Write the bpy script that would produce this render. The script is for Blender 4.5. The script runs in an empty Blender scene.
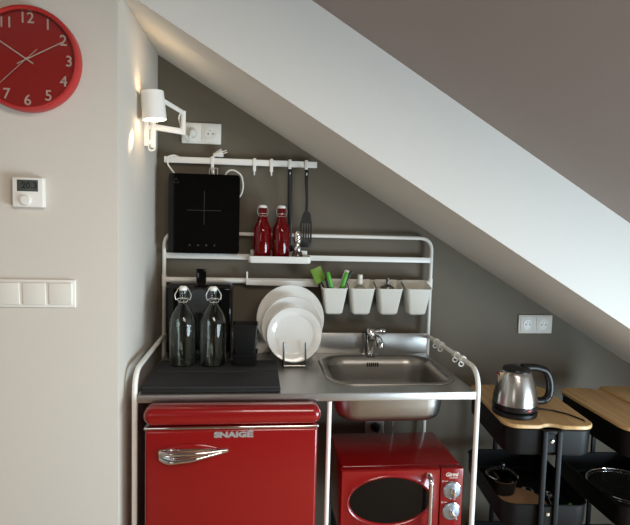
import bpy, bmesh, math, random
from mathutils import Matrix, Vector, Euler
random.seed(7)
C = bpy.context.scene.collection
PI = math.pi
R = math.radians

# ------------------------------------------------------------------ materials
def lin(c):
    return tuple(((v / 255) / 12.92 if v / 255 <= .04045 else (((v / 255) + .055) / 1.055) ** 2.4) for v in c)

def mat(name, rgb, rough=.5, metal=0., noise=.04, scale=30., bump=0., coat=0., trans=0., ior=1.45, spec=.5, stretch=None, emit=None, estr=0.):
    m = bpy.data.materials.new(name); m.use_nodes = True
    nt = m.node_tree; b = nt.nodes['Principled BSDF']
    c = lin(rgb)
    b.inputs['Roughness'].default_value = rough
    b.inputs['Metallic'].default_value = metal
    b.inputs['Coat Weight'].default_value = coat
    b.inputs['Coat Roughness'].default_value = .04
    b.inputs['Transmission Weight'].default_value = trans
    b.inputs['IOR'].default_value = ior
    b.inputs['Specular IOR Level'].default_value = spec
    if emit:
        b.inputs['Emission Color'].default_value = (*lin(emit), 1); b.inputs['Emission Strength'].default_value = estr
    tc = nt.nodes.new('ShaderNodeTexCoord'); src = tc.outputs['Object']
    if stretch:
        mp = nt.nodes.new('ShaderNodeMapping'); mp.inputs['Scale'].default_value = stretch
        nt.links.new(src, mp.inputs['Vector']); src = mp.outputs['Vector']
    n = nt.nodes.new('ShaderNodeTexNoise'); n.inputs['Scale'].default_value = scale; n.inputs['Detail'].default_value = 4
    nt.links.new(src, n.inputs['Vector'])
    mx = nt.nodes.new('ShaderNodeMix'); mx.data_type = 'RGBA'
    mx.inputs['A'].default_value = (*[max(0, v * (1 - noise)) for v in c], 1)
    mx.inputs['B'].default_value = (*[min(1, v * (1 + noise)) for v in c], 1)
    nt.links.new(n.outputs['Fac'], mx.inputs['Factor'])
    nt.links.new(mx.outputs['Result'], b.inputs['Base Color'])
    if bump:
        bp = nt.nodes.new('ShaderNodeBump'); bp.inputs['Strength'].default_value = bump; bp.inputs['Distance'].default_value = .002
        nt.links.new(n.outputs['Fac'], bp.inputs['Height']); nt.links.new(bp.outputs['Normal'], b.inputs['Normal'])
    return m

def clear_glass(name, tint=(1, 1, 1), edge=.55):
    # thin clear pane: see-through with a fresnel sheen
    m = bpy.data.materials.new(name); m.use_nodes = True; nt = m.node_tree
    for n in list(nt.nodes): nt.nodes.remove(n)
    o = nt.nodes.new('ShaderNodeOutputMaterial'); mx = nt.nodes.new('ShaderNodeMixShader')
    t = nt.nodes.new('ShaderNodeBsdfTransparent'); t.inputs['Color'].default_value = (*tint, 1)
    g = nt.nodes.new('ShaderNodeBsdfGlossy'); g.inputs['Roughness'].default_value = .03
    f = nt.nodes.new('ShaderNodeFresnel'); f.inputs['IOR'].default_value = 1 + edge
    nt.links.new(f.outputs[0], mx.inputs[0]); nt.links.new(t.outputs[0], mx.inputs[1]); nt.links.new(g.outputs[0], mx.inputs[2])
    nt.links.new(mx.outputs[0], o.inputs['Surface'])
    return m

def bamboo(name):
    m = bpy.data.materials.new(name); m.use_nodes = True; nt = m.node_tree; b = nt.nodes['Principled BSDF']
    tc = nt.nodes.new('ShaderNodeTexCoord'); mp = nt.nodes.new('ShaderNodeMapping'); mp.inputs['Scale'].default_value = (60, 2.2, 10)
    n = nt.nodes.new('ShaderNodeTexNoise'); n.inputs['Scale'].default_value = 1; n.inputs['Detail'].default_value = 5
    r = nt.nodes.new('ShaderNodeValToRGB')
    r.color_ramp.elements[0].position = .3; r.color_ramp.elements[0].color = (*lin((186, 146, 96)), 1)
    r.color_ramp.elements[1].position = .7; r.color_ramp.elements[1].color = (*lin((224, 188, 136)), 1)
    nt.links.new(tc.outputs['Object'], mp.inputs['Vector']); nt.links.new(mp.outputs[0], n.inputs['Vector'])
    nt.links.new(n.outputs['Fac'], r.inputs['Fac']); nt.links.new(r.outputs['Color'], b.inputs['Base Color'])
    b.inputs['Roughness'].default_value = .42
    return m

M = {
 'wall': mat('warm off white wall paint', (203, 195, 184), .85, scale=60, noise=.015, bump=.08),
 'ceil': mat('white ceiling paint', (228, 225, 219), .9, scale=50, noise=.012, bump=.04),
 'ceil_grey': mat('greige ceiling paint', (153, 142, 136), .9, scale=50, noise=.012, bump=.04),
 'dark_wall': mat('taupe grey wall paint', (103, 94, 80), .62, scale=40, noise=.03, bump=.06),
 'floor': mat('oak floor', (150, 122, 94), .45, scale=3, noise=.2, stretch=(12, 1, 1)),
 'white_steel': mat('white powder coated steel', (242, 239, 233), .34, noise=.01),
 'white_plastic': mat('white plastic', (236, 233, 226), .35, noise=.01),
 'cream_plastic': mat('off white plastic', (230, 226, 216), .4, noise=.01),
 'porcelain': mat('white glazed porcelain', (240, 237, 231), .12, noise=.01, coat=.5),
 'steel': mat('brushed stainless steel', (188, 186, 183), .38, 1., noise=.07, scale=8, stretch=(2, 60, 60)),
 'basin_steel': mat('satin stainless steel', (172, 168, 162), .34, 1., noise=.05, scale=8, stretch=(2, 40, 40)),
 'kettle_steel': mat('brushed kettle steel', (196, 192, 186), .24, 1., noise=.06, scale=10, stretch=(4, 4, 80)),
 'chrome': mat('polished chrome', (225, 225, 226), .06, 1., noise=.01),
 'wire': mat('grey steel wire', (120, 117, 112), .3, 1., noise=.05),
 'black_gloss': mat('black glass', (6, 6, 7), .06, noise=.02, spec=.35),
 'black_plastic': mat('black plastic', (12, 12, 13), .4, noise=.05),
 'black_satin': mat('black satin plastic', (17, 17, 18), .32, noise=.05),
 'black_metal': mat('black powder coated metal', (8, 8, 9), .5, spec=.28, noise=.05, scale=80),
 'charcoal': mat('charcoal drying mat fabric', (39, 39, 41), .75, noise=.16, scale=260, bump=.25),
 'charcoal_edge': mat('black mat binding', (26, 26, 28), .7, noise=.1, scale=200),
 'red': mat('glossy red enamel', (138, 15, 17), .24, noise=.02, coat=.5),
 'red_clock': mat('red plastic clock case', (176, 44, 42), .32, noise=.02),
 'red_dial': mat('deep red clock dial', (176, 34, 32), .6, noise=.05, scale=300),
 'pale': mat('pale numeral print', (228, 214, 204), .5, noise=.01),
 'dark_glass': mat('dark oven window glass', (9, 9, 10), .09, noise=.02, spec=.4),
 'bottle_glass': mat('clear bottle glass', (240, 244, 238), .015, trans=1., ior=1.4, noise=.002),
 'green_glass': clear_glass('thick greenish bottle base', tint=(.80, .88, .74), edge=.5),
 'red_glass': mat('ruby red bottle glass', (178, 12, 24), .03, trans=.8, noise=.01),
 'silver': mat('grey print', (48, 48, 50), .5, noise=.02),
 'dial_blue': mat('pale metal knob disc', (176, 186, 196), .28, .6, noise=.03),
 'green': mat('lime green plastic', (76, 168, 44), .4, noise=.03),
 'green_clear': mat('translucent green plastic', (128, 170, 62), .35, trans=.25, noise=.03),
 'lcd': mat('dark lcd display', (72, 78, 73), .3, noise=.02),
 'lcd_ink': mat('lcd digits', (14, 16, 16), .3, noise=.02),
 'lcd_body': mat('lcd background', (92, 100, 94), .2, noise=.02),
 'bamboo': bamboo('bamboo'),
 'board_wood': mat('mid brown wooden board', (160, 122, 88), .55, noise=.15, scale=6, stretch=(1, 12, 1)),
 'bulb': mat('glowing lamp diffuser', (255, 236, 206), .4, noise=0, emit=(255, 226, 180), estr=5.),
 'pane': clear_glass('window pane glass'),
 'clock_glass': clear_glass('clock glass', edge=.5),
 'thin_glass': clear_glass('clear lid glass', tint=(.72, .66, .55), edge=.6),
 'red_led': mat('red power switch', (150, 38, 24), .35, noise=.02, emit=(255, 50, 20), estr=.05),
 'hole': mat('dark recess', (12, 12, 12), .8, noise=.02),
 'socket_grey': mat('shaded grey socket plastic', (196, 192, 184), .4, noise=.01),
 'spice': mat('ground pepper in glass', (66, 52, 40), .08, noise=.4, scale=220, coat=.8),
 'soap': mat('clear soap bottle plastic', (226, 222, 204), .1, trans=.6, noise=.01),
 'logo_silver': mat('satin silver lettering', (196, 196, 198), .35, .6, noise=.02),
 'brew_grey': mat('dark grey plastic', (52, 52, 54), .4, noise=.03),
 'bail': mat('bright wire', (205, 203, 198), .35, .7, noise=.02),
 'stone': mat('grey building wall', (150, 150, 150), .9),
}

# ------------------------------------------------------------------ mesh builder
def arc_path(pts, rad, n=6):
    """polyline with its inner corners rounded"""
    out = [Vector(pts[0])]
    for i in range(1, len(pts) - 1):
        p, a, b = Vector(pts[i]), Vector(pts[i - 1]), Vector(pts[i + 1])
        r = rad[i - 1] if isinstance(rad, (list, tuple)) else rad
        u, v = (a - p).normalized(), (b - p).normalized()
        s, e = p + u * r, p + v * r
        for k in range(n + 1):
            t = k / n
            out.append(s * (1 - t) ** 2 + p * 2 * t * (1 - t) + e * t * t)
    out.append(Vector(pts[-1]))
    return out

def rrect(w, d, r, n=5, cx=0, cy=0):
    r = min(r, w / 2 - 1e-5, d / 2 - 1e-5); o = []
    for (sx, sy, a0) in ((1, 1, 0), (-1, 1, 90), (-1, -1, 180), (1, -1, 270)):
        for k in range(n + 1):
            a = R(a0 + 90 * k / n)
            o.append((cx + sx * (w / 2 - r) + r * math.cos(a), cy + sy * (d / 2 - r) + r * math.sin(a)))
    return o

class MB:
    def __init__(s): s.bm = bmesh.new()
    def _x(s, vs, m):
        if m is not None: bmesh.ops.transform(s.bm, matrix=m, verts=vs)
        return vs
    def box(s, c, d, bev=0, seg=2, m=None):
        g = bmesh.ops.create_cube(s.bm, size=1); vs = g['verts']
        bmesh.ops.scale(s.bm, vec=d, verts=vs); bmesh.ops.translate(s.bm, vec=c, verts=vs)
        if bev:
            es = list({e for v in vs for e in v.link_edges})
            r = bmesh.ops.bevel(s.bm, geom=es, offset=bev, segments=seg, affect='EDGES', profile=.5)
            vs = list({v for f in r['faces'] for v in f.verts} | {v for v in vs if v.is_valid})
        return s._x(vs, m)
    def loft(s, loops, cap0=True, cap1=True, closed=False, m=None):
        L = [[s.bm.verts.new(p) for p in lp] for lp in loops]; n = len(L[0])
        rng = range(len(L)) if closed else range(len(L) - 1)
        for i in rng:
            a, b = L[i], L[(i + 1) % len(L)]
            for k in range(n):
                s.bm.faces.new((a[k], a[(k + 1) % n], b[(k + 1) % n], b[k]))
        if not closed:
            if cap0: s.bm.faces.new(list(reversed(L[0])))
            if cap1: s.bm.faces.new(L[-1])
        return s._x([v for l in L for v in l], m)
    def prism(s, poly, d0, d1, axis='Z', m=None):
        def P(p, d):
            return {'Z': (p[0], p[1], d), 'Y': (p[0], d, p[1]), 'X': (d, p[0], p[1])}[axis]
        return s.loft([[P(p, d0) for p in poly], [P(p, d1) for p in poly]], m=m)
    def tube(s, pts, r, n=10, closed=False, m=None, flat=None):
        pts = [Vector(p) for p in pts]; N = len(pts); T = []
        for i in range(N):
            a = pts[(i - 1) % N] if (closed or i > 0) else pts[i]
            b = pts[(i + 1) % N] if (closed or i < N - 1) else pts[i]
            T.append((b - a).normalized())
        up = Vector((0, 0, 1)) if abs(T[0].z) < .9 else Vector((1, 0, 0))
        nrm = (up - T[0] * up.dot(T[0])).normalized(); loops = []
        for i in range(N):
            if i:
                nrm = (nrm - T[i] * nrm.dot(T[i])).normalized()
            bn = T[i].cross(nrm); rr = r[i] if isinstance(r, (list, tuple)) else r
            ra, rb = (rr, rr) if flat is None else (rr * flat[0], rr * flat[1])
            loops.append([pts[i] + nrm * ra * math.cos(2 * PI * k / n) + bn * rb * math.sin(2 * PI * k / n) for k in range(n)])
        return s.loft(loops, closed=closed, m=m)
    def lathe(s, prof, c=(0, 0, 0), n=36, axis='Z', m=None, caps=False):
        """profile of (radius, height); a radius of 0 closes the end"""
        rings = []
        for (r, h) in prof:
            if r < 1e-6: rings.append([s.bm.verts.new((0, 0, h))])
            else: rings.append([s.bm.verts.new((r * math.cos(2 * PI * k / n), r * math.sin(2 * PI * k / n), h)) for k in range(n)])
        for a, b in zip(rings, rings[1:]):
            if len(a) == 1 and len(b) == 1: continue
            for k in range(n):
                k2 = (k + 1) % n
                if len(a) == 1: s.bm.faces.new((a[0], b[k2], b[k]))
                elif len(b) == 1: s.bm.faces.new((a[k], a[k2], b[0]))
                else: s.bm.faces.new((a[k], a[k2], b[k2], b[k]))
        vs = [v for r_ in rings for v in r_]
        if axis == 'Y': bmesh.ops.transform(s.bm, matrix=Matrix.Rotation(R(90), 4, 'X'), verts=vs)   # height runs towards -Y
        if axis == 'X': bmesh.ops.transform(s.bm, matrix=Matrix.Rotation(R(90), 4, 'Y'), verts=vs)   # height runs towards +X
        bmesh.ops.translate(s.bm, vec=c, verts=vs)
        return s._x(vs, m)
    def build(s, name, material, parent=None, loc=(0, 0, 0), rot=(0, 0, 0), angle=35):
        bm = s.bm
        bmesh.ops.recalc_face_normals(bm, faces=bm.faces)
        for f in bm.faces: f.smooth = True
        for e in bm.edges:
            if len(e.link_faces) == 2 and e.calc_face_angle(0) > R(angle): e.smooth = False
        me = bpy.data.meshes.new(name); bm.to_mesh(me); bm.free()
        me.materials.append(M[material])
        o = bpy.data.objects.new(name, me); C.objects.link(o)
        o.location = loc; o.rotation_euler = rot
        if parent: o.parent = parent
        return o

def tag(o, label, cat, group=None, kind=None):
    o['label'] = label; o['category'] = cat
    if group: o['group'] = group
    if kind: o['kind'] = kind
    return o
def thing(name, label, cat, loc=(0, 0, 0), rot=(0, 0, 0), group=None):
    o = bpy.data.objects.new(name, None); C.objects.link(o)
    o.location = loc; o.rotation_euler = rot; o.empty_display_size = .05
    return tag(o, label, cat, group)
def dup(root, loc, label, rot=None):
    r = root.copy(); C.objects.link(r); r.location = loc; r['label'] = label
    if rot is not None: r.rotation_euler = rot
    for ch in list(root.children):
        c = ch.copy(); C.objects.link(c); c.parent = r
        for g in ch.children:
            d = g.copy(); C.objects.link(d); d.parent = c
    return r
def text(body, size, name, material, parent, loc, extrude=.0006, xs=1., bold=.0, rot=(R(90), 0, 0), shear=0., align='CENTER'):
    cu = bpy.data.curves.new(name, 'FONT'); cu.body = body; cu.size = size; cu.extrude = extrude; cu.offset = bold
    cu.align_x = align; cu.align_y = 'CENTER'; cu.shear = shear; cu.resolution_u = 3
    tmp = bpy.data.objects.new('tmp_text', cu); C.objects.link(tmp)
    dg = bpy.context.evaluated_depsgraph_get(); dg.update()
    me = bpy.data.meshes.new_from_object(tmp.evaluated_get(dg))
    bpy.data.objects.remove(tmp); bpy.data.curves.remove(cu)
    me.name = name; me.materials.clear(); me.materials.append(M[material])
    me.transform(Matrix.Diagonal((xs, 1, 1, 1)))
    o = bpy.data.objects.new(name, me); C.objects.link(o); o.location = loc; o.rotation_euler = rot
    if parent: o.parent = parent
    return o

# ------------------------------------------------------------------ the room
SA, SB, OFF = 2.0583831891, -.5951792337, .3293     # niche soffit: z = SA + SB*x ; room slope OFF higher
YW, YF = .04, -.58                                   # niche back wall, front wall plane
XS = -.035                                           # niche side wall
def soff(x): return SA + SB * x
def slope(x): return SA + OFF + SB * x
XR, XL, YR = 2.35, -2.7, -4.4
def struct(b, name, material, label, cat, **k):
    return tag(b.build(name, material, **k), label, cat, kind='structure')

b = MB(); b.box(((XL + XS) / 2, -.2, 1.5), (XS - XL, .76, 3.0), bev=.004, seg=2)
struct(b, 'wall_left', 'wall', 'warm white plastered wall left of the kitchenette niche', 'wall')
b = MB(); b.prism([(XS, 0), (XR, 0), (XR, soff(XR) + .05), (XS, soff(XS) + .05)], YW, YW + .12, 'Y')
struct(b, 'wall_back', 'dark_wall', 'dark taupe gable wall behind the kitchenette', 'wall')
b = MB(); b.prism([(XS, soff(XS)), (XR, soff(XR)), (XR, slope(XR)), (XS, slope(XS))], YF, .14, 'Y')
struct(b, 'ceiling_lower', 'ceil', 'white sloping dropped ceiling with broad bright face over the niche', 'ceiling')
# upper slope with an added skylight opening
QX0, QX1, QY0, QY1 = .25, 1.15, -2.8, -1.75           # added opening above the camera for the warm fill light
XRIDGE = -.9
b = MB()
def slab(x0, x1, y0, y1):
    b.prism([(x0, slope(x0)), (x1, slope(x1)), (x1, slope(x1) + .12), (x0, slope(x0) + .12)], y0, y1, 'Y')
slab(XRIDGE, XR, YR, QY0); slab(XRIDGE, QX0, QY0, QY1); slab(QX1, XR, QY0, QY1); slab(XRIDGE, XR, QY1, YF)
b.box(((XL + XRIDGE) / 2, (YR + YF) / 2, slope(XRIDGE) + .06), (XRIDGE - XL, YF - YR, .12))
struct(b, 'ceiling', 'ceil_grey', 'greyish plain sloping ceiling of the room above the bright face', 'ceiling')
b = MB(); b.box(((XL + XR) / 2, (YR + .16) / 2, -.05), (XR - XL + .2, .16 - YR + .1, .1))
struct(b, 'floor', 'floor', 'oak plank floor under the kitchenette', 'floor')
PY0, PY1, PZ0, PZ1 = -2.75, -1.05, .08, .94
b = MB()
b.box((XR + .05, (YR + PY0) / 2, .6), (.1, PY0 - YR, 1.2)); b.box((XR + .05, (PY1 + .16) / 2, .6), (.1, .16 - PY1, 1.2))
b.box((XR + .05, (PY0 + PY1) / 2, PZ0 / 2), (.1, PY1 - PY0, PZ0)); b.box((XR + .05, (PY0 + PY1) / 2, (PZ1 + 1.2) / 2), (.1, PY1 - PY0, 1.2 - PZ1))
struct(b, 'wall_right', 'wall', 'low white knee wall at the foot of the slope', 'wall')
b = MB(); b.box((XL - .05, (YR + YF) / 2, 1.5), (.1, YF - YR, 3.0))
struct(b, 'wall_far_left', 'wall', 'white wall at the far left end of the room', 'wall')
# rear wall with a window opening
WX0, WX1, WZ0, WZ1 = -2.0, -1.0, .75, 1.85
b = MB(); cx = (XL + XR) / 2
b.box(((XL + WX0) / 2, YR - .06, 1.5), (WX0 - XL, .12, 3.0)); b.box(((WX1 + XR) / 2, YR - .06, 1.5), (XR - WX1, .12, 3.0))
b.box(((WX0 + WX1) / 2, YR - .06, WZ0 / 2), (WX1 - WX0, .12, WZ0)); b.box(((WX0 + WX1) / 2, YR - .06, (WZ1 + 3.0) / 2), (WX1 - WX0, .12, 3.0 - WZ1))
struct(b, 'wall_rear', 'dark_wall', 'dark taupe wall behind the camera', 'wall')  # unseen wall, kept dark so the hob and fridge reflect less light
def win_frame(name, m, w, h, label):
    b = MB()
    for sx in (-1, 1): b.box((sx * (w / 2 - .025), 0, 0), (.05, h, .06), m=m)
    for sy in (-1, 1): b.box((0, sy * (h / 2 - .025), 0), (w - .1, .05, .06), m=m)
    o = struct(b, name, 'white_plastic', label, 'window')
    b = MB(); b.box((0, 0, -.02), (w - .1, h - .1, .004), m=m)
    b.build('pane', 'pane', o)
    return o
MW = Matrix.Translation(((WX0 + WX1) / 2, YR - .05, (WZ0 + WZ1) / 2)) @ Matrix.Rotation(R(90), 4, 'X') @ Matrix.Rotation(PI, 4, 'X')
win_frame('window_1', MW, WX1 - WX0, WZ1 - WZ0, 'white framed window in the wall behind the camera')
ang = math.atan(-SB)
MS = Matrix.Translation((XR + .05, (PY0 + PY1) / 2, (PZ0 + PZ1) / 2)) @ Matrix.Rotation(R(90), 4, 'Z') @ Matrix.Rotation(R(90), 4, 'X') @ Matrix.Rotation(PI, 4, 'Y')
win_frame('window_2', MS, PY1 - PY0, PZ1 - PZ0, 'low white window in the knee wall at the right')
sq_ = Vector(((QX0 + QX1) / 2, (QY0 + QY1) / 2, slope((QX0 + QX1) / 2)))
MQ = Matrix.Translation(sq_) @ Matrix.Rotation(ang, 4, 'Y')
QWID = (QX1 - QX0) / math.cos(ang)
win_frame('added_roof_window', MQ @ Matrix.Translation((0, 0, .05)) @ Matrix.Rotation(PI, 4, 'X'), QWID, QY1 - QY0, 'added unseen roof window in the sloping ceiling above the camera')

# ------------------------------------------------------------------ kitchenette frame
KW = 1.10; YFR = -.53; HW = .894
fr = thing('kitchenette_frame', 'white tubular steel kitchenette frame standing against the dark wall', 'kitchen frame')
b = MB(); b.tube(arc_path([(0, 0, 0), (0, 0, 1.38), (KW, 0, 1.38), (KW, 0, 0)], .055), .0075, 12)
b.lathe([(.0095, 1.165), (.0095, 1.21)], n=14); b.lathe([(.0095, 1.165), (.0095, 1.21)], (KW, 0, 0), n=14)
b.build('back_frame', 'white_steel', fr)
for x in (0, KW):
    b = MB(); b.tube(arc_path([(x, -.004, .964), (x, YFR, .964), (x, YFR, 0)], .075, 8), .0085, 12)
    b.lathe([(.012, 0), (.012, .01)], (x, YFR, 0), n=14)
    b.build('side_frame', 'white_steel', fr)
b = MB(); b.tube([(.606, YFR, 0), (.606, YFR, .866)], .0075, 12); b.build('leg', 'white_steel', fr)
b = MB(); b.box((KW / 2, 0, 1.288), (KW, .011, .0225), bev=.003); b.build('upper_rail', 'white_steel', fr)
b = MB(); b.tube([(.004, 0, 1.191), (KW - .004, 0, 1.191)], .0112, 12); b.build('lower_rail', 'white_steel', fr)
b = MB(); b.box((.473, -.017, 1.182), (.295, .012, .0245), bev=.004, m=Matrix.Translation((.473, 0, 1.185)) @ Matrix.Rotation(R(.9), 4, 'Y') @ Matrix.Translation((-.473, 0, -1.182)))
b.box((.33, -.012, 1.207), (.007, .02, .045), bev=.002)
b.build('rail_sleeve', 'white_steel', fr)

# sink worktop ------------------------------------------------------
wt = thing('sink_worktop', 'stainless steel worktop with an inset sink resting on the white frame', 'worktop', (0, 0, HW))
BX0, BX1, BY0, BY1 = .612, 1.078, -.462, -.055
bcx, bcy = (BX0 + BX1) / 2, (BY0 + BY1) / 2; bw, bd = BX1 - BX0, BY1 - BY0
b = MB(); bm = b.bm
outer = [(.010, -.538), (1.090, -.538), (1.090, -.012), (.010, -.012)]
hole = rrect(bw - .03, bd - .03, .085, 8, bcx, bcy)
ov = [bm.verts.new((x, y, 0)) for x, y in outer]; hv = [bm.verts.new((x, y, 0)) for x, y in hole]
es = [bm.edges.new((ov[i], ov[(i + 1) % 4])) for i in range(4)] + [bm.edges.new((hv[i], hv[(i + 1) % len(hv)])) for i in range(len(hv))]
bmesh.ops.triangle_fill(bm, use_beauty=True, edges=es)
ret = bmesh.ops.extrude_face_region(bm, geom=list(bm.faces))
bmesh.ops.translate(bm, vec=(0, 0, -.0025), verts=[v for v in ret['geom'] if isinstance(v, bmesh.types.BMVert)])
b.box((.55, -.536, -.013), (1.08, .004, .0255), bev=.0015)
b.box((.012, -.275, -.011), (.004, .52, .021)); b.box((1.088, -.275, -.011), (.004, .52, .021))
b.build('countertop', 'steel', wt)
b = MB(); b.box((.55, -.014, .042), (1.08, .004, .084), bev=.0015); b.box((.55, -.0105, .083), (1.08, .009, .004), bev=.001)
b.build('backsplash', 'steel', wt)
b = MB()
prof = [(0, .0005, .1), (.002, .004, .1), (.008, .006, .098), (.016, .004, .092), (.022, -.001, .088), (.032, -.010, .082), (.036, -.03, .078),
        (.040, -.085, .074), (.044, -.118, .07), (.051, -.136, .066), (.064, -.146, .058), (.09, -.150, .045)]
loops = [[(x, y, z) for x, y in rrect(bw - 2 * i, bd - 2 * i, r, 8, bcx, bcy)] for i, z, r in prof]
b.loft(loops, cap0=False)
bo = b.build('sink_basin', 'basin_steel', wt, angle=50)
sm = bo.modifiers.new('sheet', 'SOLIDIFY'); sm.thickness = .0012; sm.offset = -1
b = MB()
for k in range(6): b.box((.842 + (k - 2.5) * .0085, BY1 - .0385, -.028), (.0045, .006, .016), bev=.001)
b.build('overflow_slots', 'hole', wt)
b = MB(); b.lathe([(0, .004), (.02, .004), (.034, .002), (.04, 0), (.04, -.004), (.04, -.028), (0, -.028)], (bcx - .0, bcy + .02, -.1495)); b.build('drain', 'steel', wt)

# mixer tap ---------------------------------------------------------
tp = thing('mixer_tap', 'chrome single lever mixer tap standing behind the sink', 'tap', (.838, -.044 - .005, HW)); tp.scale = (1.15, 1.2, 1.0)
b = MB(); b.lathe([(0, 0), (.027, 0), (.027, .006), (.0225, .010), (.0205, .03), (.0195, .07), (.0215, .078), (.023, .09), (.022, .104), (.017, .113), (0, .117)], n=28); b.build('tap_body', 'chrome', tp)
b = MB(); b.tube(arc_path([(.002, -.01, .07), (.006, -.09, .096), (.008, -.118, .078)], .02), .0125, 14); b.lathe([(.0, .0), (.0135, 0), (.0135, .016), (0, .016)], (.008, -.119, .068), n=18); b.build('spout', 'chrome', tp)
b = MB(); b.tube([(.010, -.006, .098), (.028, -.012, .104), (.034, -.014, .105)], .009, 12); b.lathe([(0, 0), (.0125, 0), (.014, .004), (.014, .018), (.0115, .022), (0, .022)], (.028, -.014, .1045), n=20, axis='X'); b.build('handle', 'chrome', tp)

# clips on the right side rail --------------------------------------
clip = None
names = ['white ring clip on the side rail, furthest back of four', 'white ring clip on the side rail, second from the wall',
         'white ring clip on the side rail, third from the wall', 'white ring clip on the side rail, nearest its front bend']
for y, lb in zip((-.105, -.165, -.325, -.385), names):
    if clip is None:
        clip = thing('rail_clip', lb, 'clip', (KW, y, .964), group='ring clips on the right side rail')
        b = MB(); b.lathe([(.0088, -.010), (.0128, -.010), (.0135, 0), (.0128, .010), (.0088, .010), (.0088, -.010)], n=20, axis='Y'); b.build('sleeve', 'white_plastic', clip)
        b = MB(); ring = [(-.002 + .0085 * math.cos(t), .004, -.0185 + .0085 * math.sin(t)) for t in [2 * PI * k / 18 for k in range(18)]]; b.tube(ring, .0026, 8, closed=True); b.build('ring', 'white_plastic', clip)
    else: dup(clip, (KW, y, .964), lb)

# ------------------------------------------------------------------ wall rail, hooks, hob, utensils
hr = thing('hanging_rail', 'white flat hanging rail fixed high on the dark wall', 'rail', (0, 0, 1.668))
b = MB(); b.box((.301, .008, 0), (.608, .014, .0245), bev=.002); b.build('bar', 'white_steel', hr)
for x in (.03, .572):
    b = MB(); b.lathe([(0, 0), (.009, 0), (.009, .026), (0, .026)], (x, .041, 0), n=16, axis='Y'); b.build('standoff', 'white_steel', hr)
def hook_mb():
    b = MB()
    b.box((0, -.0015, -.009), (.0125, .003, .052), bev=.001); b.box((0, .008, .0158), (.0125, .022, .003), bev=.001); b.box((0, .0177, .007), (.0125, .003, .02), bev=.001)
    b.tube(arc_path([(0, -.002, -.033), (0, -.002, -.05), (0, -.024, -.05), (0, -.024, -.036)], .009), .003, 8)
    return b
hl = ['white hook on the hanging rail holding the black hob', 'empty white hook above the left red bottle', 'empty white hook above the right red bottle',
      'white hook holding the straight narrow utensil', 'white hook holding the slotted turner, nearest the rail end']
hk = None
for x, lb in zip((.186, .352, .42, .494, .561), hl):
    if hk is None: hk = tag(hook_mb().build('rail_hook', 'white_steel', loc=(x, -.0006, 1.668)), lb, 'hook', 'hooks on the hanging rail')
    else:
        o = hk.copy(); C.objects.link(o); o.location = (x, -.0006, 1.668); o['label'] = lb

hob = thing('induction_hob', 'black portable induction hob hanging upright from the white wall rail', 'hob', (.160, 0, 1.302))
b = MB(); b.prism(rrect(.274, .308, .012, 4, 0, .155), -.052, -.046, 'Y'); b.build('glass_top', 'black_gloss', hob)
b = MB(); b.prism(rrect(.266, .30, .014, 4, 0, .155), -.046, -.009, 'Y'); b.build('casing', 'black_plastic', hob)
b = MB()
b.box((0, -.0523, .178), (.0016, .0006, .13)); b.box((0, -.0523, .168), (.13, .0006, .0016))
for k in range(4): b.box((-.055 + k * .032, -.0523, .032), (.006, .0006, .006))
tri = [(-.118, .272), (-.108, .29), (-.098, .272)]
for i in range(3):
    p, q = tri[i], tri[(i + 1) % 3]; b.tube([(p[0], -.0521, p[1]), (q[0], -.0521, q[1])], .0006, 6)
b.build('markings', 'silver', hob)
b = MB(); 
for s in (-.009, .009):
    b.tube(arc_path([(.033 + s - .007, -.03, .30), (.033 + s - .007, -.03, .335), (.033 + s + .007, -.03, .335), (.033 + s + .007, -.03, .30)], .006), .0022, 8)
b.build('hanging_loop', 'chrome', hob)
b = MB()
b.tube(arc_path([(.078, -.03, .306), (.085, -.03, .325), (.11, -.035, .332), (.142, -.035, .312), (.15, -.03, .27), (.143, -.024, .235), (.125, -.02, .215)], .014), .0033, 8)
b.tube(arc_path([(-.115, -.03, .306), (-.128, -.026, .322), (-.146, -.02, .345), (-.146, -.02, .374), (-.125, .002, .3835), (-.10, .022, .376), (.0, .025, .372), (.03, .006, .386)], .01), .0033, 8)
b.build('power_cord', 'white_plastic', hob)
b = MB(); MP = Matrix.Translation((.046, .003, .3945)) @ Matrix.Rotation(R(-18), 4, 'Y')
b.lathe([(0, -.018), (.007, -.018), (.009, -.008), (.014, .004), (.0165, .012), (.0165, .02), (0, .02)], n=18, axis='X', m=MP)
b.tube([(.018, -.006, .003), (.038, -.006, .003)], .002, 8, m=MP); b.tube([(.018, .006, -.003), (.038, .006, -.003)], .002, 8, m=MP)
b.build('plug', 'white_plastic', hob)

tn = thing('slotted_turner', 'black slotted turner hanging at the right end of the wall rail', 'turner', (.561, -.0225, 1.645))
b = MB(); b.tube([(0, 0, 0), (.0, .0, -.05), (.004, 0, -.12), (.003, -.002, -.17), (.004, -.003, -.185)], [.008, .0065, .0055, .006, .009], 10, flat=(1, .55))
b.build('handle', 'black_plastic', tn)
b = MB()
hw0, hw1 = .02, .03
cols = [-.03, -.018, -.0125, -.006, -.0005, .006, .0115, .0175, .03]
b.prism([(-.02 + .004, -.18), (-.012 + .004, -.168), (.012 + .004, -.168), (.02 + .004, -.18), (.03, -.215), (.03, -.215), (-.026, -.215)], -.006, -.003, 'Y')
for (x0, x1) in ((-.027, -.017), (-.0115, -.0055), (.0005, .0065), (.0125, .0185), (.0225, .031)): b.box(((x0 + x1) / 2, -.0045, -.2475), (x1 - x0, .003, .067))
b.box((.002, -.0045, -.296), (.058, .003, .032), bev=.001)
b.build('head', 'black_plastic', tn).scale = (.84, 1, 1)
ut = thing('ladle', 'narrow black utensil handle hanging behind the right red bottle', 'utensil', (.494, -.0225, 1.645))
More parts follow.
